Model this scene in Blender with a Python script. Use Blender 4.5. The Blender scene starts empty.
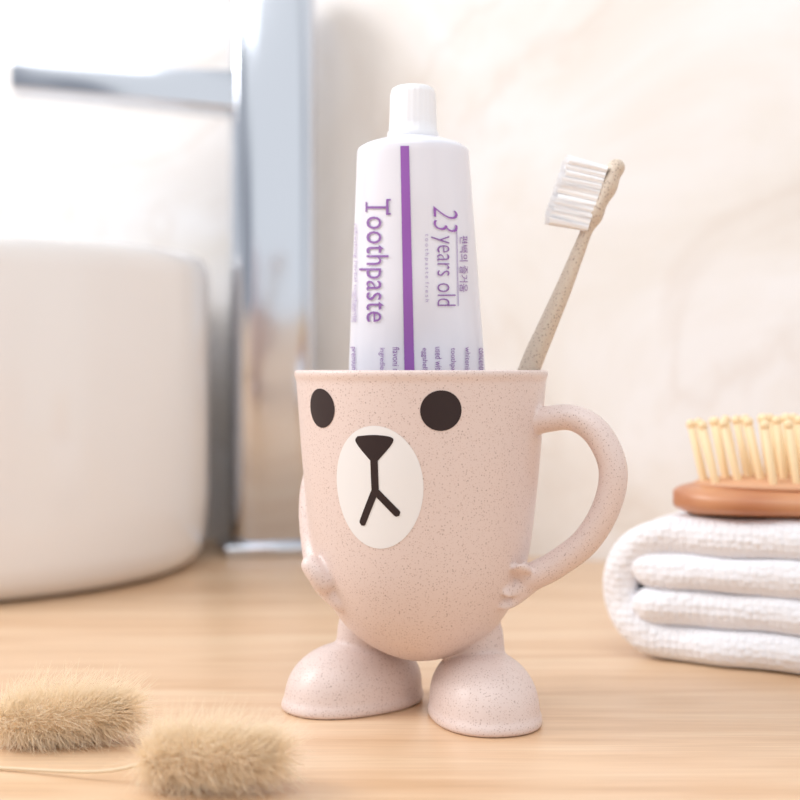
import bpy, bmesh, math, random
from mathutils import Vector, noise, Matrix
random.seed(4)
F=1339.0; H=0.121; HY=370.0
sc=bpy.context.scene
try:
    sc.view_settings.view_transform='Standard'
except Exception as e: print(e)

def P(px,py,d): return Vector(((px-400)*d/F, d, H-(py-HY)*d/F))
def lin(c):
    return tuple([((v/255)/12.92 if v/255<=0.04045 else ((v/255+0.055)/1.055)**2.4) for v in c]+[1.0])

# ---------- materials
def mat(name,col=(200,200,200),rough=.5,metal=0,**kw):
    m=bpy.data.materials.new(name); m.use_nodes=True
    b=m.node_tree.nodes['Principled BSDF']
    b.inputs['Base Color'].default_value=lin(col)
    b.inputs['Roughness'].default_value=rough
    b.inputs['Metallic'].default_value=metal
    for k,v in kw.items(): b.inputs[k.replace('_',' ')].default_value=v
    return m
def N(m,t,**kw):
    n=m.node_tree.nodes.new(t)
    for k,v in kw.items(): setattr(n,k,v)
    return n
def L(m,a,b): m.node_tree.links.new(a,b)
def ramp(m,fac,stops,interp='LINEAR'):
    r=N(m,'ShaderNodeValToRGB'); r.color_ramp.interpolation=interp
    e=r.color_ramp.elements
    while len(e)<len(stops): e.new(.5)
    for el,(p,c) in zip(e,stops): el.position=p; el.color=c
    L(m,fac,r.inputs[0]); return r
def objco(m,scale=(1,1,1)):
    tc=N(m,'ShaderNodeTexCoord'); mp=N(m,'ShaderNodeMapping'); mp.inputs['Scale'].default_value=scale
    L(m,tc.outputs['Object'],mp.inputs['Vector']); return mp.outputs['Vector']
def bsdf(m): return m.node_tree.nodes['Principled BSDF']
def translucent(m,col,f):
    t=N(m,'ShaderNodeBsdfTranslucent'); t.inputs[0].default_value=lin(col)
    mx=N(m,'ShaderNodeMixShader'); mx.inputs[0].default_value=f
    out=m.node_tree.nodes['Material Output']
    L(m,bsdf(m).outputs[0],mx.inputs[1]); L(m,t.outputs[0],mx.inputs[2]); L(m,mx.outputs[0],out.inputs[0])

def speckle(name,base,speck,scale=750,th=.30,rough=.38,amt=.5):
    m=mat(name,base,rough); co=objco(m)
    mixin=None
    for i,(s,t,pr,c) in enumerate([(scale,th,.45,speck),(scale*1.5,th,.4,(186,152,138)),(scale*.55,th*.6,.7,(120,84,70))]):
        v=N(m,'ShaderNodeTexVoronoi'); v.inputs['Scale'].default_value=s; L(m,co,v.inputs['Vector'])
        lt=N(m,'ShaderNodeMath',operation='LESS_THAN'); lt.inputs[1].default_value=t; L(m,v.outputs['Distance'],lt.inputs[0])
        sp=N(m,'ShaderNodeSeparateColor'); L(m,v.outputs['Color'],sp.inputs[0])
        gt=N(m,'ShaderNodeMath',operation='GREATER_THAN'); gt.inputs[1].default_value=pr; L(m,sp.outputs[0],gt.inputs[0])
        mu=N(m,'ShaderNodeMath',operation='MULTIPLY'); L(m,lt.outputs[0],mu.inputs[0]); L(m,gt.outputs[0],mu.inputs[1])
        m2=N(m,'ShaderNodeMath',operation='MULTIPLY'); m2.inputs[1].default_value=amt; L(m,mu.outputs[0],m2.inputs[0])
        mx=N(m,'ShaderNodeMix',data_type='RGBA'); L(m,m2.outputs[0],mx.inputs[0])
        if mixin is None: mx.inputs[6].default_value=lin(base)
        else: L(m,mixin,mx.inputs[6])
        mx.inputs[7].default_value=lin(c); mixin=mx.outputs[2]
    L(m,mixin,bsdf(m).inputs['Base Color'])
    return m
M_cup=speckle('wheat_straw_plastic',(224,206,200),(154,122,112),scale=1150,th=.28,amt=.42)
M_brush=speckle('wheat_straw_brush',(212,196,178),(120,90,70),scale=1000,th=.32,amt=.5)
M_dark=mat('decal_dark',(34,12,16),.5)
M_white_decal=mat('decal_white',(234,233,234),.4)
M_tube=mat('tube_laminate',(228,228,238),.28,Coat_Weight=.3)
M_cap=mat('cap_plastic',(238,238,242),.35)
M_purple=mat('ink_purple',(150,92,178),.35)
M_violet=mat('ink_violet',(140,96,166),.4)
M_lilac=mat('ink_lilac',(176,160,200),.4)
M_bristle=mat('bristle_nylon',(253,253,255),.6)
M_ceramic=mat('ceramic_white',(232,229,228),.14,Coat_Weight=.4)
M_chrome=mat('chrome',(208,212,220),.12,1.0)
M_pin=mat('bamboo_pin',(244,218,176),.45)
M_wood_b=mat('brush_wood',(196,134,98),.35)
M_cush=mat('brush_cushion',(214,164,128),.5)
M_stem=mat('dry_stem',(222,200,168),.6)
M_fl=mat('dry_grass_hair',(254,244,226),.7); translucent(M_fl,(255,244,226),.45)
M_flcore=mat('dry_grass_core',(236,212,182),.9)
g=N(M_wood_b,'ShaderNodeTexWave'); g.inputs['Scale'].default_value=60; g.inputs['Distortion'].default_value=4
L(M_wood_b,objco(M_wood_b,(.15,1,1)),g.inputs['Vector'])
r=ramp(M_wood_b,g.outputs['Fac'],[(0,lin((186,124,88))),(1,lin((204,146,108)))]); L(M_wood_b,r.outputs[0],bsdf(M_wood_b).inputs['Base Color'])

# wood table
M_table=mat('oak_counter',(226,184,142),.30)
co=objco(M_table,(1.2,14,14))
n1=N(M_table,'ShaderNodeTexNoise'); n1.inputs['Scale'].default_value=5; n1.inputs['Detail'].default_value=6; n1.inputs['Distortion'].default_value=.6; L(M_table,co,n1.inputs['Vector'])
co2=objco(M_table,(6,160,20))
n2=N(M_table,'ShaderNodeTexNoise'); n2.inputs['Scale'].default_value=4; n2.inputs['Detail'].default_value=4; L(M_table,co2,n2.inputs['Vector'])
r1=ramp(M_table,n1.outputs['Fac'],[(.3,lin((213,174,136))),(.5,lin((225,190,155))),(.72,lin((234,205,173)))])
r2=ramp(M_table,n2.outputs['Fac'],[(.35,(.86,.82,.78,1)),(.6,(1,1,1,1))])
mx=N(M_table,'ShaderNodeMix',data_type='RGBA',blend_type='MULTIPLY'); mx.inputs[0].default_value=.7
L(M_table,r1.outputs[0],mx.inputs[6]); L(M_table,r2.outputs[0],mx.inputs[7])
L(M_table,mx.outputs[2],bsdf(M_table).inputs['Base Color'])

# marble wall
M_wall=mat('marble_tile',(238,228,218),.22)
co=objco(M_wall,(1,1,1))
n1=N(M_wall,'ShaderNodeTexNoise'); n1.inputs['Scale'].default_value=5; n1.inputs['Detail'].default_value=7; n1.inputs['Distortion'].default_value=.7; n1.inputs['Roughness'].default_value=.6; L(M_wall,co,n1.inputs['Vector'])
r1=ramp(M_wall,n1.outputs['Fac'],[(.3,lin((226,218,211))),(.43,lin((234,229,224))),(.55,lin((240,238,238))),(.68,lin((232,226,221)))])
n2=N(M_wall,'ShaderNodeTexNoise'); n2.inputs['Scale'].default_value=4; n2.inputs['Detail'].default_value=6; n2.inputs['Distortion'].default_value=1.0; L(M_wall,co,n2.inputs['Vector'])
r2=ramp(M_wall,n2.outputs['Fac'],[(.47,(1,1,1,1)),(.5,(.945,.92,.90,1)),(.53,(1,1,1,1))])
mx=N(M_wall,'ShaderNodeMix',data_type='RGBA',blend_type='MULTIPLY'); mx.inputs[0].default_value=.85
L(M_wall,r1.outputs[0],mx.inputs[6]); L(M_wall,r2.outputs[0],mx.inputs[7]); L(M_wall,mx.outputs[2],bsdf(M_wall).inputs['Base Color'])

# towel
M_towel=mat('cotton_terry',(242,243,248),.95)
co=objco(M_towel)
vt=N(M_towel,'ShaderNodeTexVoronoi'); vt.inputs['Scale'].default_value=330; vt.inputs['Randomness'].default_value=.45; L(M_towel,co,vt.inputs['Vector'])
bp=N(M_towel,'ShaderNodeBump'); bp.inputs['Strength'].default_value=.8; bp.inputs['Distance'].default_value=.0013; bp.invert=True
L(M_towel,vt.outputs['Distance'],bp.inputs['Height']); L(M_towel,bp.outputs[0],bsdf(M_towel).inputs['Normal'])

# ---------- mesh helpers
def mkobj(name,vs,fs,m=None,smooth=True,parent=None):
    me=bpy.data.meshes.new(name); me.from_pydata([tuple(v) for v in vs],[],fs); me.update()
    bm=bmesh.new(); bm.from_mesh(me); bmesh.ops.recalc_face_normals(bm,faces=bm.faces); bm.to_mesh(me); bm.free()
    if smooth:
        for p in me.polygons: p.use_smooth=True
    o=bpy.data.objects.new(name,me); sc.collection.objects.link(o)
    if m: me.materials.append(m)
    if parent: o.parent=parent
    return o
def empty(name,loc=(0,0,0)):
    o=bpy.data.objects.new(name,None); sc.collection.objects.link(o); o.location=loc; o.empty_display_size=.02; return o
def lathe(prof,seg=96,c=(0,0)):
    vs=[];fs=[];rings=[]
    for r,z in prof:
        if r<1e-6:
            rings.append([len(vs)]); vs.append((c[0],c[1],z))
        else:
            k=len(vs); rings.append(list(range(k,k+seg)))
            for i in range(seg):
                a=2*math.pi*i/seg; vs.append((c[0]+r*math.cos(a),c[1]+r*math.sin(a),z))
    for A,B in zip(rings[:-1],rings[1:]):
        for i in range(seg):
            j=(i+1)%seg
            if len(A)==1 and len(B)==1: continue
            if len(A)==1: fs.append((A[0],B[j],B[i]))
            elif len(B)==1: fs.append((A[i],A[j],B[0]))
            else: fs.append((A[i],A[j],B[j],B[i]))
    return vs,fs
def ringsmesh(rings,caps=True):
    vs=[];fs=[];n=len(rings[0])
    for R in rings: vs+=R
    for k in range(len(rings)-1):
        for i in range(n):
            j=(i+1)%n
            fs.append((k*n+i,k*n+j,(k+1)*n+j,(k+1)*n+i))
    if caps:
        fs.append(tuple(range(n))[::-1]); fs.append(tuple((len(rings)-1)*n+i for i in range(n)))
    return vs,fs
def catmull(pts,sub=6):
    out=[]
    n=len(pts)
    for i in range(n-1):
        p0=pts[max(i-1,0)];p1=pts[i];p2=pts[i+1];p3=pts[min(i+2,n-1)]
        for k in range(sub):
            t=k/sub
            out.append([.5*((2*b)+(-a+c)*t+(2*a-5*b+4*c-d)*t*t+(-a+3*b-3*c+d)*t**3) for a,b,c,d in zip(p0,p1,p2,p3)])
    out.append(list(pts[-1])); return out
def sweep(pts,B,seg=20,sub=6,roundends=True):
    q=catmull(pts,sub); B=Vector(B).normalized(); rings=[]
    n=len(q)
    for i,p in enumerate(q):
        c=Vector(p[:3]); a=Vector(q[max(i-1,0)][:3]); b=Vector(q[min(i+1,n-1)][:3])
        t=(b-a).normalized(); nn=t.cross(B).normalized()
        def ring(c,s): return [c+nn*(p[3]*s*math.cos(2*math.pi*k/seg))+B*(p[4]*s*math.sin(2*math.pi*k/seg)) for k in range(seg)]
        if roundends and i==0:
            for ph in (80,60,40,20): rings.append(ring(c-t*p[3]*math.sin(math.radians(ph)),math.cos(math.radians(ph))))
        rings.append(ring(c,1))
        if roundends and i==n-1:
            for ph in (20,40,60,80): rings.append(ring(c+t*p[3]*math.sin(math.radians(ph)),math.cos(math.radians(ph))))
    return ringsmesh(rings)
def merge(parts):
    vs=[];fs=[]
    for v,f in parts:
        k=len(vs); vs+=[tuple(a) for a in v]; fs+=[tuple(i+k for i in q) for q in f]
    return vs,fs
def ellipsoid(c,ax,r,seg=20,rn=12):
    rings=[]
    X,Y,Z=[Vector(a).normalized() for a in ax]
    for k in range(1,rn):
        th=math.pi*k/rn
        rings.append([Vector(c)+X*(r[0]*math.sin(th)*math.cos(2*math.pi*i/seg))+Y*(r[1]*math.sin(th)*math.sin(2*math.pi*i/seg))+Z*(r[2]*math.cos(th)) for i in range(seg)])
    return ringsmesh(rings)

# ---------- room
TH=math.atan(.4)
def wallrot(o): o.rotation_euler=(0,0,-TH)
cv=[(-1.3,-.35),(1.1,-.35),(1.1,.9-.44),(-1.3,.9+.52)]
vs=[(x,y,z) for z in (-.04,0) for x,y in cv]
fs=[(0,1,2,3),(4,5,6,7),(0,1,5,4),(1,2,6,5),(2,3,7,6),(3,0,4,7)]
mkobj('countertop',vs,fs,M_table,False)
wv=[(x,y,z) for y in (0,.03) for x,z in ((-1.45,0),(1.2,0),(1.2,1.3),(-1.45,1.3))]
w=mkobj('wall_back',wv,[(0,1,2,3),(4,5,6,7),(0,1,5,4),(1,2,6,5),(2,3,7,6),(3,0,4,7)],M_wall,False)
w.location=(0,.9,0); wallrot(w)

# ---------- CUP
D=.474; S=F/D; CX=(421-400)/S; CY=D
def zz(y): return H-(y-370)/S
prof=[(370,125.5),(371,126.3),(375,126.5),(377.5,125.6),(380,124.4),(420,121.5),(460,118.5),(500,114.5),(530,111),(555,107),(575,102),(595,94),(612,84.5),(628,71),(642,53),(652,34),(657.5,17),(659,0)]
pp=[(r/S,zz(y)) for y,r in prof]
outer=catmull([list(p) for p in pp[4:]],5)
outer=[list(p) for p in pp[:4]]+outer
outer[-1][0]=0
def rout(z):
    for (r1,z1),(r2,z2) in zip(outer[:-1],outer[1:]):
        if z2<=z<=z1:
            t=(z1-z)/(z1-z2+1e-12); return r1+(r2-r1)*t
    return pp[0][0]
inner=[(max(p[0]-.0024,0) if p[1]>.05 else max(p[0]*.93-.001,0), (p[1] if p[1]>.06 else .06-(.06-p[1])*.86)) for p in outer]
inner=[(p[0],p[1]) for p in inner if p[0]>0.002]+[(0,inner[-1][1])]
inner[0]=(inner[0][0],outer[0][1])
prof2=[(max(p[0],0),p[1]) for p in outer[::-1]]+inner
body=lathe(prof2,128,(CX,CY))
FA=math.radians(22)
Fd=Vector((-math.sin(FA),-math.cos(FA),0)); Ld=Vector((math.cos(FA),-math.sin(FA),0))
parts=[body]
C=Vector((CX,CY,0))
def foot(c,ang):
    d=Vector((math.sin(ang),-math.cos(ang),0)); e=Vector((-d.y,d.x,0))
    Hf=.0232; Lh=.0270; Wh=.0184
    rings=[]
    lv=[(0,.96),(.0003,.99),(.0010,1.012),(.0026,1.012),(.0034,1.0),(.0044,.98)]
    for k in range(1,15):
        z=.0042+(Hf-.0042)*math.sin(math.pi/2*k/15)
        u=(z-.0042)/(Hf-.0042); s=.975*(1-u**2.3)**(1/2.3)
        if z>.0046: lv.append((z,s))
    lv.append((Hf,.05))
    for z,s in lv:
        sh=-.002*(z/Hf)
        rings.append([c+d*(sh+s*Lh*(math.copysign(abs(math.cos(a))**.9,math.cos(a))))+e*(s*Wh*(math.copysign(abs(math.sin(a))**.9,math.sin(a)))*(1+.06*math.cos(a)))+Vector((0,0,z)) for a in [2*math.pi*i/48 for i in range(48)]])
    return ringsmesh(rings),d
for sgn,ang in ((-1,-57),(1,13)):
    fc=C+Ld*(.0246*sgn)+Vector((-.0014+(-.0000 if sgn<0 else 0),.0012,0))
    (fm,d)=foot(fc,math.radians(ang)); parts.append(fm)
    lc=fc-d*(.0035 if sgn<0 else .0055)
    top=C+(lc-C)*.9+Vector((0,0,.034))
    b0=lc+Vector((0,0,.012)); b1=lc+Vector((0,0,.021)); b2=(lc+Vector((0,0,.025)))*.6+top*.4
    parts.append(sweep([(*b0,.0098,.0098),(*b1,.0094,.0094),(*b2,.0094,.0094),(*(top-Vector((0,0,.002))),.0088,.0088)],(0,1,0),24,5))
U=Ld
def plane(px,py):
    k=(px-400)/F
    r=(k*CY-CX)/(U.x-k*U.y)
    p=C+U*r; z=H-(py-HY)*p.y/F
    return (p.x,p.y,z)
Bn=Vector((-U.y,U.x,0))
def surf(angd,y,off):
    a=math.radians(angd); z=zz(y); r=rout(z)+off
    return Vector((CX+r*math.sin(a),CY-r*math.cos(a),z))
hp=[(527,424,14,.0052),(548,419,13,.0052),(574,418,13,.005),(598,434,14,.005),(613,468,14,.005),(607,506,14,.005),(586,541,14,.005),(558,563,14,.0052),(540,573,14,.0058),(528,578,14,.0058),(521,581,12,.005)]
pts=[(*plane(a,b),c/S*.98,d) for a,b,c,d in hp]
parts.append(sweep(pts,Bn,24,6))
h0=Vector(plane(534,577))
parts.append(sweep([(*h0,.0044,.0044),(*surf(64,567,.0026),.0036,.0036),(*surf(58,561,.0024),.0032,.0032),(*surf(56,559,.0022),.0029,.0029)],Bn,14,4))
parts.append(sweep([(*h0,.0044,.0044),(*surf(63,578,.0016),.0036,.0036),(*surf(57,580,.0006),.0032,.0032),(*surf(55,581,.0004),.0028,.0028)],Bn,14,4))
parts.append(sweep([(*h0,.0044,.0044),(*surf(64,587,.0012),.0036,.0036),(*surf(59,592,.0004),.0032,.0032),(*surf(57,594,.0002),.0028,.0028)],Bn,14,4))
arm=[(-106,465,-.002,.003),(-101,488,-.001,.0040),(-95,515,-.0006,.0044),(-87,545,-.0006,.0044),(-76,568,-.0003,.0046),(-65,584,-.0006,.0046),(-58,596,-.001,.0038)]
parts.append(sweep([(*surf(a,y,o),h,h) for a,y,o,h in arm],(-.9,-.3,.1),18,6))
parts.append(sweep([(*surf(-62,574,.0012),.0044,.0044),(*surf(-63,565,.0028),.0040,.0040),(*surf(-65,558,.0040),.0036,.0036)],(0,1,0),16,4))
vs,fs=merge(parts)
cup0=mkobj('tmp_cup',vs,fs,M_cup)
md=cup0.modifiers.new('r','REMESH'); md.mode='VOXEL'; md.voxel_size=.0006; md.use_smooth_shade=True
ms=cup0.modifiers.new('s','SMOOTH'); ms.factor=.5; ms.iterations=9
dg=bpy.context.evaluated_depsgraph_get()
me=bpy.data.meshes.new_from_object(cup0.evaluated_get(dg)); me.name='cup_body'
bpy.data.objects.remove(cup0)
CUP=empty('bear_mug')
o=bpy.data.objects.new('cup_body',me); sc.collection.objects.link(o); o.parent=CUP
if not me.materials: me.materials.append(M_cup)
for p in me.polygons: p.use_smooth=True
def fsurf(u,v,off):
    z=zz(v); r=rout(z); a=-FA+u/.0415
    return Vector((CX+(r+off)*math.sin(a),CY-(r+off)*math.cos(a),z))
def decal_blob(name,outline,center,m,off):
    n=len(outline); K=8; vs=[fsurf(center[0],center[1],off)];fs=[]
    for k in range(1,K+1):
        for (u,v) in outline: vs.append(fsurf(center[0]+(u-center[0])*k/K,center[1]+(v-center[1])*k/K,off))
    for i in range(n):
        j=(i+1)%n; fs.append((0,1+i,1+j))
        for k in range(K-1): fs.append((1+k*n+i,1+k*n+j,1+(k+1)*n+j,1+(k+1)*n+i))
    return mkobj(name,vs,fs,m,True,CUP)
px=1/S
def ell(cu,cv,ru,rv,n=56): return [(cu+ru*math.cos(t),cv+rv*math.sin(t)) for t in [2*math.pi*i/n for i in range(n)]]
decal_blob('muzzle_patch',ell(0.0004,478,.0157,57),(.0004,478),M_white_decal,.00012)
decal_blob('eye_left',ell(-.0210,406,.0066,18.5),(-.0210,406),M_dark,.00013)
decal_blob('eye_right',ell(.0215,407,.0065,18.5),(.0215,407),M_dark,.00013)
nose=catmull([[-.0056,431],[0,429.5],[.0056,431],[.0064,436],[.003,448],[0,455],[-.003,448],[-.0064,436],[-.0056,431]],5)[:-1]
nose=[(u,v) for u,v in nose]
decal_blob('nose_mark',nose,(0,438),M_dark,.00022)
def stroke(name,a,b,w,off):
    (u1,v1),(u2,v2)=a,b; V1=v1*px;V2=v2*px
    d=Vector((u2-u1,V2-V1)); ln=d.length; d/=ln; n=Vector((-d.y,d.x)); rows=[]
    K=24
    for k in range(K+1):
        s=-w+(ln+2*w)*k/K
        ww=w
        if s<0: ww=math.sqrt(max(w*w-s*s,0))
        if s>ln: ww=math.sqrt(max(w*w-(s-ln)**2,0))
        c=Vector((u1,V1))+d*s
        rows.append([c+n*ww*q for q in (-1,-.5,0,.5,1)])
    vs=[fsurf(p.x,p.y/px,off) for r in rows for p in r]; fs=[(k*5+i,k*5+i+1,k*5+i+6,k*5+i+5) for k in range(K) for i in range(4)]
    mkobj(name,vs,fs,M_dark,True,CUP)
stroke('mouth_stem',(0,452),(0,482),.00130,.00024)
stroke('mouth_left',(0,481),(-.0052,511),.00125,.00026)
stroke('mouth_right',(0,481),(.0072,501),.00125,.00028)

# ---------- TOOTHPASTE
TUBE=empty('toothpaste_tube')
Z0=.040; Z1=.1985
def tc(z):
    y=370-(z-H)*F/.475
    pxx=413+(y-150)*(8/448.0)
    return (pxx-400)*.476/F, .4705+.006*(z-Z0)/(Z1-Z0)
def tab(z):
    t=max(0,min(1,(z-Z0)/(Z1-Z0)))
    a=.0290+(.0199-.0290)*t**.95
    b=max(.0007,.0192*math.sin(math.pi/2*max(0,(t-.04)/.96)**.75)) if t>.045 else .0007
    return a,b
def dent(X,y,z):
    k=(z-Z0)/(Z1-Z0)*NZ
    if k>=NZ-3: return 0
    return .0013*noise.noise(Vector((X*75,3,z*38)))*min(1,(NZ-k)/20)
rings=[];seg=72
NZ=70
for k in range(NZ+1):
    z=Z0+(Z1-Z0)*k/NZ; a,b=tab(z); cx,cy=tc(z); R=[]
    for i in range(seg):
        th=2*math.pi*i/seg
        v=Vector((cx+a*math.cos(th),cy+b*math.sin(th),z))
        if k<NZ-3 and k>4: v.y+=dent(v.x,0,z)
        R.append(v)
    rings.append(R)
cx,cy=tc(Z1)
for s,dz in ((.985,.0008),(.94,.0016),(.85,.0026),(.7,.0036),(.55,.0045),(.47,.0049)):
    rings.append([Vector((cx+.0199*s*math.cos(2*math.pi*i/seg),cy+.0192*s*math.sin(2*math.pi*i/seg),Z1+dz)) for i in range(seg)])
v,f=ringsmesh(rings); mkobj('tube_body',v,f,M_tube,True,TUBE)
zc=Z1+.0042
capr=[(0,zc),(.0088,zc),(.0091,zc+.0004),(.0091,zc+.0026),(.0086,zc+.0031),(.0083,zc+.006),(.0079,zc+.0165),(.0074,zc+.0182),(.006,zc+.019),(0,zc+.0192)]
v,f=lathe(capr,96,(cx,cy))
v=[Vector(a) for a in v]
for a in v:
    if zc+.005<a.z<zc+.017:
        th=math.atan2(a.y-cy,a.x-cx); s=1+.018*math.cos(th*24); a.x=cx+(a.x-cx)*s; a.y=cy+(a.y-cy)*s
mkobj('tube_cap',v,f,M_cap,True,TUBE)
def tfront(px_,py_,off=.00025):
    d=.465
    for _ in range(4):
        X=(px_-400)*d/F; z=H-(py_-HY)*d/F
        a,b=tab(z); cx,cy=tc(z); q=max(-.995,min(.995,(X-cx)/a)); y=cy-b*math.sqrt(1-q*q); d=y
    return Vector((X+off*q,d+dent(X,0,z)-off*1.2,z))
def tstrip(name,x0,x1,x2,x3,y0,y1,m):
    K=60;vs=[];J=5
    for k in range(K+1):
        t=k/K;y=y0+(y1-y0)*t
        for j in range(J+1):
            xa=x0+(x2-x0)*t; xb=x1+(x3-x1)*t
            vs.append(tfront(xa+(xb-xa)*j/J,y))
    w=J+1
    fs=[(k*w+i,k*w+i+1,(k+1)*w+i+1,(k+1)*w+i) for k in range(K) for i in range(J)]
    mkobj(name,vs,fs,m,True,TUBE)
tstrip('label_stripe',400.5,409,405,415,146,392,M_purple)
def ttext(name,body,x0,x1,y0,y1,m,bold=.0,shear=0):
    cu=bpy.data.curves.new('t','FONT'); cu.body=body; cu.size=1; cu.offset=bold; cu.resolution_u=3; cu.shear=shear
    o=bpy.data.objects.new('t',cu); sc.collection.objects.link(o)
    dg=bpy.context.evaluated_depsgraph_get(); dg.update()
    me=bpy.data.meshes.new_from_object(o.evaluated_get(dg)); bpy.data.objects.remove(o)
    if not len(me.vertices): return
    bm=bmesh.new(); bm.from_mesh(me)
    bmesh.ops.subdivide_edges(bm,edges=[e for e in bm.edges if e.calc_length()>.25],cuts=2)
    xs=[v.co.x for v in bm.verts]; ys=[v.co.y for v in bm.verts]
    ax,bx,ay,by=min(xs),max(xs),min(ys),max(ys)
    for v in bm.verts:
        s=(v.co.x-ax)/(bx-ax); c=(v.co.y-ay)/(by-ay)
        v.co=tfront(x0+(x1-x0)*c,y0+(y1-y0)*s,.00035)
    bm.to_mesh(me); bm.free(); me.name=name
    o=bpy.data.objects.new(name,me); sc.collection.objects.link(o); me.materials.clear(); me.materials.append(m); o.parent=TUBE
ttext('label_title','Toothpaste',360,389,200,322,M_violet,-.004)
tstrip('label_serif_a',386.5,391,386.5,391,199,200.6,M_violet)
tstrip('label_serif_b',386.5,391,386.5,391,213,214.6,M_violet)
tstrip('label_serif_c',366.0,367.3,366.0,367.3,202,212,M_violet)
ttext('label_age','23',433,457,206,232,M_purple,-.016,shear=.3)
ttext('label_years','years old',431,455,236,306,M_violet,-.012)
ttext('label_korean','편백의 즐거움',459,467,236,292,M_violet)
ttext('label_sub','t o o t h p a s t e  f r e s h',424,429,234,302,M_lilac)
tstrip('label_line',456,456.8,457.5,458.3,230,306,M_lilac)
ttext('label_side','refreshing herbal toothpaste',354,358,224,322,M_lilac)
ttext('label_side_b','Net weight 120g',352,355,292,322,M_lilac)
for i,(x,wd) in enumerate(((351,'premium dental care'),(379,'ingredient listed here'),(397,'flavoni natural mint'),(421,'eggshell calcium and'),(435,'used with toothbrush'),(449,'toothpaste for daily'),(463,'whitening and fresh'),(478,'concentrated formula'))):
    if 396<=x<=398: x=393
    ttext('label_fine_%d'%i,wd,x,x+6.5,347+ (i%2),405,M_violet)

# ---------- TOOTHBRUSH
TB=empty('toothbrush')
bp_=[(446,600,9,.0032,.010),(484,490,10,.0042,.0100),(529,370,11,.0048,.008),(545,332,10,.0048,.007),(563,290,8.5,.0042,.006),(577,255,7,.0034,.006),(587,230,6.2,.0036,.006),(594,216,9,.0052,.006),(600,203,7.5,.0056,.006),(607,188,10,.0057,.006),(612,176,8.5,.005,.006),(616,168,9,.0046,.006)]
def bpt(px_,py_,off): return P(px_,py_,D+off)
v,f=sweep([(*bpt(a,b,e),c/S,d) for a,b,c,d,e in bp_],(0,1,0),24,6)
mkobj('brush_handle',v,f,M_brush,True,TB)
vs=[];fs=[]
def strand(vs,fs,a,b,r,n=4,r2=None):
    a=Vector(a);b=Vector(b);t=(b-a).normalized(); u=t.orthogonal().normalized(); w=t.cross(u); k=len(vs); r2=r if r2 is None else r2
    for c,rr in ((a,r),(b,r2)):
        for i in range(n): vs.append(c+u*(rr*math.cos(2*math.pi*i/n))+w*(rr*math.sin(2*math.pi*i/n)))
    for i in range(n): fs.append((k+i,k+(i+1)%n,k+n+(i+1)%n,k+n+i))
    fs.append(tuple(k+n+i for i in range(n)))
for i in range(11):
    t=i/10
    for j in range(4):
        base=bpt(588+19*t,228-58*t,.006+(-.0036+.0024*j))
        tuftd=Vector((-.965,random.uniform(-.03,.03),.22+random.uniform(-.03,.03))).normalized()
        ln0=(39+(2 if i%2 else 0))/S
        strand(vs,fs,base,base+tuftd*ln0,.0011,12,.00135)
        for q in range(26):
            rr=.0012*math.sqrt(random.random()); an=random.random()*6.28
            off=Vector((.3*rr*math.cos(an),rr*math.sin(an),rr*math.cos(an)))
            ln=(42.5+random.uniform(-1.5,2)+(2 if i%2 else 0))/S
            dirv=tuftd+off*60*random.uniform(.6,1)
            strand(vs,fs,base+off,base+off+dirv.normalized()*ln,.00014,5,.00010)
mkobj('brush_bristles',vs,fs,M_bristle,False,TB)

# ---------- BASIN
bc=(-.2865,.823); R=.168
pr=[(0,0),(R-.024,0),(R-.016,.001),(R-.009,.0045),(R-.004,.011),(R-.0018,.02),(R,.045),(R,.175),(R-.0006,.183),(R-.003,.1885),(R-.0065,.190),(R-.010,.1885),(R-.0122,.184),(R-.013,.178),(R-.014,.14),(R-.018,.08),(R-.03,.05),(R-.06,.034),(R-.11,.028),(.022,.026),(.02,.022),(0,.022)]
v,f=lathe(pr,160,bc); ob=mkobj('vessel_sink',v,f,M_ceramic)
# ---------- FAUCET
FC=empty('basin_faucet',(-.0858,.893,0)); FC.rotation_euler=(0,0,math.atan2(.22,.97))
def box(name,x0,x1,y0,y1,z0,z1,m,bev,parent,taper=None,seg=3):
    bm=bmesh.new(); bmesh.ops.create_cube(bm,size=1)
    for v in bm.verts:
        x=v.co.x+.5;y=v.co.y+.5;z=v.co.z+.5
        v.co=Vector((x0+(x1-x0)*x,y0+(y1-y0)*y,z0+(z1-z0)*z))
        if taper: v.co=taper(v.co,x,y,z)
    bmesh.ops.bevel(bm,geom=list(bm.edges),offset=bev,segments=seg,affect='EDGES',profile=.5)
    me=bpy.data.meshes.new(name); bm.to_mesh(me); bm.free()
    for p in me.polygons: p.use_smooth=True
    o=bpy.data.objects.new(name,me); sc.collection.objects.link(o); me.materials.append(m); o.parent=parent
    return o
box('faucet_base',-.034,.041,-.026,.024,0,.008,M_chrome,.0022,FC)
rings=[]
def colring(z,s=1):
    out=[]
    for i in range(96):
        a=2*math.pi*i/96; e=.42
        out.append(Vector((.0282*s*math.copysign(abs(math.cos(a))**e,math.cos(a)),-.001+.0205*s*math.copysign(abs(math.sin(a))**e,math.sin(a)),z)))
    return out
for z,s in ((.0075,.97),(.009,1),(.37,1),(.372,.98),(.3725,.93)): rings.append(colring(z,s))
v,f=ringsmesh(rings); mkobj('faucet_column',v,f,M_chrome,True,FC)
def tp(c,x,y,z):
    if z<.5: c.z+=.008*(1-x)
    return c
box('faucet_spout',-.166,-.02,-.018,.017,.290,.316,M_chrome,.002,FC,tp)
box('faucet_lever',-.05,.03,-.012,.012,.3725,.380,M_chrome,.002,FC)

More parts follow.
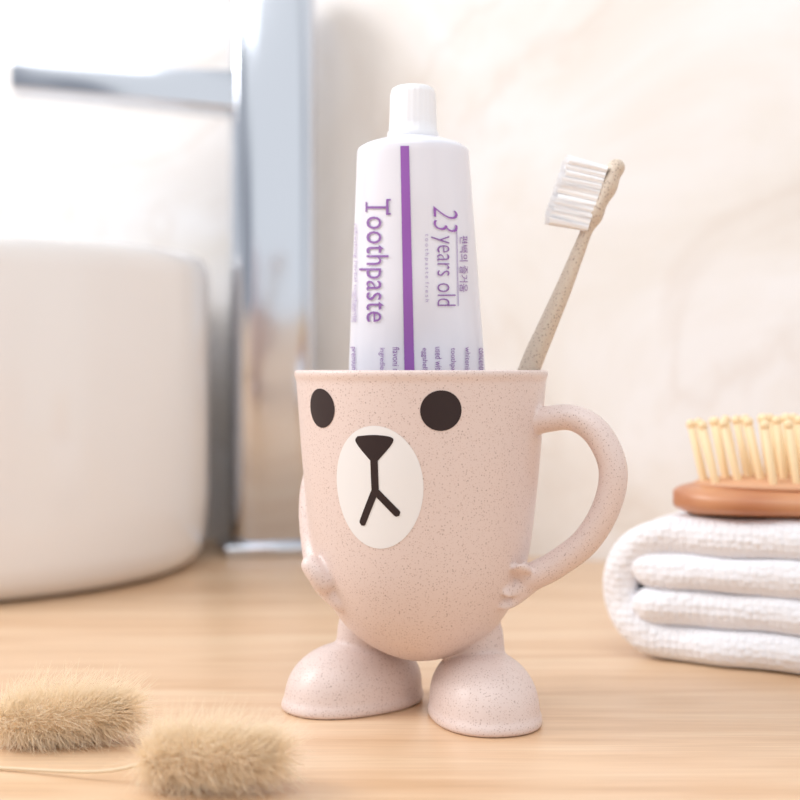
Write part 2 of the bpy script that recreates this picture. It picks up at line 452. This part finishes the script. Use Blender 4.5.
# ---------- TOWEL
TW=empty('folded_towel',(.0905,.561,0)); TW.rotation_euler=(0,0,-math.radians(28))
def slab(name,path,h,w,y0=0):
    q=catmull([list(p) for p in path],8); rings=[];n=len(q)
    cr=h*.95; sec=[]
    for k in range(9):
        a=math.pi/2*k/8; sec.append((w/2-cr+cr*math.cos(a),h*math.sin(a)))
    for k in range(1,16): 
        sec.append(((w/2-cr)*(1-2*k/16),h))
    for k in range(9):
        a=math.pi/2+math.pi/2*k/8; sec.append((-w/2+cr+cr*math.cos(a),h*math.sin(a)))
    sec2=[(a,-b) for a,b in sec[::-1]][1:-1]
    sec=sec+sec2
    for i,p in enumerate(q):
        a=q[max(i-1,0)];b=q[min(i+1,n-1)]; t=Vector((b[0]-a[0],0,b[1]-a[1])).normalized(); nn=Vector((-t.z,0,t.x))
        def ring(c,s): return [c+Vector((0,y0+w/2+A*(1-(1-s)*.1),0))+nn*(Bq*s) for A,Bq in sec]
        c=Vector((p[0],0,p[1]))
        if i==0:
            for ph in (85,65,45,25): rings.append(ring(c-t*h*math.sin(math.radians(ph)),math.cos(math.radians(ph))))
        rings.append(ring(c,1))
        if i==n-1:
            for ph in (25,45,65,85): rings.append(ring(c+t*h*math.sin(math.radians(ph)),math.cos(math.radians(ph))))
    for Rg in rings:
        for v in Rg:
            nv=noise.noise_vector(v*42+Vector((y0*50,h*900,0)))
            v.y+=nv.y*.0032
            if v.z>.006: v.z+=nv.z*.0016
            v.z=max(v.z,.0003)
    vs,fs=ringsmesh(rings); o=mkobj(name,vs,fs,M_towel,True,TW)
    ss=o.modifiers.new('ss','SUBSURF'); ss.levels=1; ss.render_levels=1
    return o
W=.085
slab('towel_wrap',[(.23,.0080),(.12,.0080),(.05,.0080),(.020,.0082),(.008,.0125),(.0008,.021),(-.0005,.032),(.004,.043),(.016,.0510),(.035,.0528),(.08,.0530),(.15,.0530),(.23,.0530)],.0076,W)
slab('towel_fold_a',[(.0130,.0230),(.05,.0230),(.10,.0230),(.22,.0230)],.0078,W-.003,-.001)
slab('towel_fold_b',[(.0130,.0381),(.05,.0381),(.10,.0381),(.22,.0381)],.0079,W-.003,-.001)

# ---------- HAIRBRUSH
HB=empty('wooden_hairbrush',(.1155,.567,.0604)); HB.rotation_euler=(0,0,-math.radians(12))
def loft(ws,z0,seg=40,e=.8):
    rings=[]
    for s,w_,t_,zc_ in ws:
        rings.append([Vector((s,w_*math.copysign(abs(math.cos(a))**e,math.cos(a)),z0+zc_+t_*math.copysign(abs(math.sin(a))**e,math.sin(a)))) for a in [2*math.pi*i/seg for i in range(seg)]])
    return ringsmesh(rings)
ws=[]
for k in range(0,25):
    u=k/24; s=.056*(1-math.cos(math.pi*u*.93)); 
    x=(s-.056)/.056; w_=.031*(max(0,1-abs(x)**2.4))**(1/2.2); w_=max(w_,.001)
    if k>=22: w_=max(w_,.012-(k-22)*.001)
    th=.0066*min(1,.35+.65*(w_/.02)); ws.append((s,w_,th,.0068))
s0=ws[-1][0]
ws+=[(s0+.008,.0088,.006,.0064),(s0+.02,.0085,.006,.0064),(s0+.05,.0105,.0064,.0066),(s0+.085,.011,.0066,.0068),(s0+.1,.009,.006,.0068),(s0+.106,.004,.003,.0068)]
v,f=loft(ws,0); mkobj('brush_paddle',v,f,M_wood_b,True,HB)
cv_,cf=ellipsoid((.055,0,.0130),((1,0,0),(0,1,0),(0,0,1)),(.047,.0245,.0042),40,12); mkobj('brush_cushion',cv_,cf,M_cush,True,HB)
vs=[];fs=[]
for i in range(10):
    for j in range(6):
        x=-.042+.009*i+(.0045 if j%2 else 0); y=-.0195+.0078*j
        if (x/.0445)**2+(y/.0222)**2>1.03: continue
        zb=.0130+.004*math.sqrt(max(0,1-(x/.047)**2-(y/.0245)**2))
        a=Vector((.055+x,y,zb-.0008)); dv=Vector((x*4.5-.10+random.uniform(-.06,.06),y*4+random.uniform(-.03,.03),1)).normalized()
        b=a+dv*.0245
        strand(vs,fs,a,b,.0018,10,.0016)
        ev,ef=ellipsoid(b,((1,0,0),(0,1,0),(0,0,1)),(.0020,.0020,.0022),12,8); k=len(vs); vs+=ev; fs+=[tuple(q+k for q in g_) for g_ in ef]
mkobj('brush_pins',vs,fs,M_pin,True,HB)

# ---------- BUNNY TAIL GRASS
def grass(name,c,yaw,L_,R_,stem,seed):
    rnd=random.Random(seed)
    G=empty(name)
    ax=Vector((math.cos(yaw),math.sin(yaw),.06)).normalized(); up=Vector((0,0,1)); sd=ax.cross(up).normalized(); up=sd.cross(ax)
    rings=[];n=24
    def rad(t): return R_*.44*(max(0,1-abs(2*t-1)**2.1))**.5*(1.05-.25*t)+.0003
    for k in range(25):
        t=k/24; rr=rad(t)
        rings.append([c+ax*(L_*(t-.5))+sd*(rr*math.cos(2*math.pi*i/n))+up*(rr*math.sin(2*math.pi*i/n)) for i in range(n)])
    v,f=ringsmesh(rings); mkobj('seed_core',v,f,M_flcore,True,G)
    vs=[];fs=[]
    for q in range(5200):
        t=rnd.random(); an=rnd.random()*2*math.pi; rr=rad(t)*.9
        o_=sd*math.cos(an)+up*math.sin(an)
        a=c+ax*(L_*(t-.5)*.98)+o_*rr
        d=(o_*rnd.uniform(.6,1.1)+ax*(rnd.uniform(-.2,.9)+ (1.0*(t-.45)))+Vector((rnd.uniform(-.4,.4),rnd.uniform(-.4,.4),rnd.uniform(-.4,.4)))).normalized()
        ln=R_*(rnd.uniform(.3,.7) if rnd.random()<.72 else rnd.uniform(.6,1.05))
        b=a+d*ln*.55; e=b+(d+ax*.25+Vector((rnd.uniform(-.3,.3),rnd.uniform(-.3,.3),rnd.uniform(-.3,.3)))).normalized()*ln*.45
        if e.z<.0004: e.z=.0004
        if b.z<.0004: b.z=.0004
        strand(vs,fs,a,b,.00009,3,.00007); strand(vs,fs,b,e,.00007,3,.00002)
    mkobj('seed_hairs',vs,fs,M_fl,False,G)
    v,f=sweep([(*p,.00055,.00055) for p in stem],(0,0,1),8,5); mkobj('stem',v,f,M_stem,True,G)
c1=P(64,716,.432); c1.z=.0095
grass('bunny_tail_grass',c1,math.radians(8),.042,.0134,[c1-Vector((.018,.003,.001)),c1-Vector((.05,.008,.006)),c1-Vector((.10,.010,.009)),c1-Vector((.16,.004,.0088))],1)
c2=P(211,757,.385); c2.z=.0098
grass('bunny_tail_grass.001',c2,math.radians(-6),.040,.0130,[c2+Vector((-.018,.002,-.002)),c2+Vector((-.035,.009,-.007)),c2+Vector((-.07,.02,-.0090)),c2+Vector((-.13,.03,-.0090))],2)

# ---------- LIGHTS
def area(name,loc,tgt,size,power,col):
    l=bpy.data.lights.new(name,'AREA'); l.size=size; l.energy=power; l.color=col
    o=bpy.data.objects.new(name,l); sc.collection.objects.link(o); o.location=loc
    o.rotation_euler=(Vector(tgt)-Vector(loc)).to_track_quat('-Z','Y').to_euler(); return o
area('window_light',(-1.15,.45,.95),(.05,.5,.05),.6,12.3,(1,.99,.985))
area('ceiling_softbox',(-.1,-.3,1.3),(0,.6,.1),1.0,6.5,(.98,.99,1))
wd=bpy.data.worlds.new('World'); sc.world=wd; wd.use_nodes=True
nt=wd.node_tree; bg=nt.nodes['Background']
tcn=nt.nodes.new('ShaderNodeTexCoord'); mpn=nt.nodes.new('ShaderNodeMapping'); mpn.inputs['Scale'].default_value=(1,1,.35)
nz=nt.nodes.new('ShaderNodeTexNoise'); nz.inputs['Scale'].default_value=2.6; nz.inputs['Detail'].default_value=1
rp=nt.nodes.new('ShaderNodeValToRGB'); rp.color_ramp.elements[0].position=.40; rp.color_ramp.elements[0].color=(.38,.40,.44,1); rp.color_ramp.elements[1].position=.54; rp.color_ramp.elements[1].color=(.96,.98,1,1)
nt.links.new(tcn.outputs['Generated'],mpn.inputs[0]); nt.links.new(mpn.outputs[0],nz.inputs['Vector']); nt.links.new(nz.outputs['Fac'],rp.inputs[0]); nt.links.new(rp.outputs[0],bg.inputs[0])
bg.inputs[1].default_value=1.05

# ---------- CAMERA
cam=bpy.data.cameras.new('cam'); co_=bpy.data.objects.new('camera',cam); sc.collection.objects.link(co_)
co_.location=(0,0,H); co_.rotation_euler=(math.pi/2,0,0)
cam.sensor_width=36; cam.lens=36*F/800; cam.shift_y=-30/800
cam.clip_start=.01
cam.dof.use_dof=True; cam.dof.focus_distance=.440; cam.dof.aperture_fstop=cam.lens/7.2
sc.camera=co_
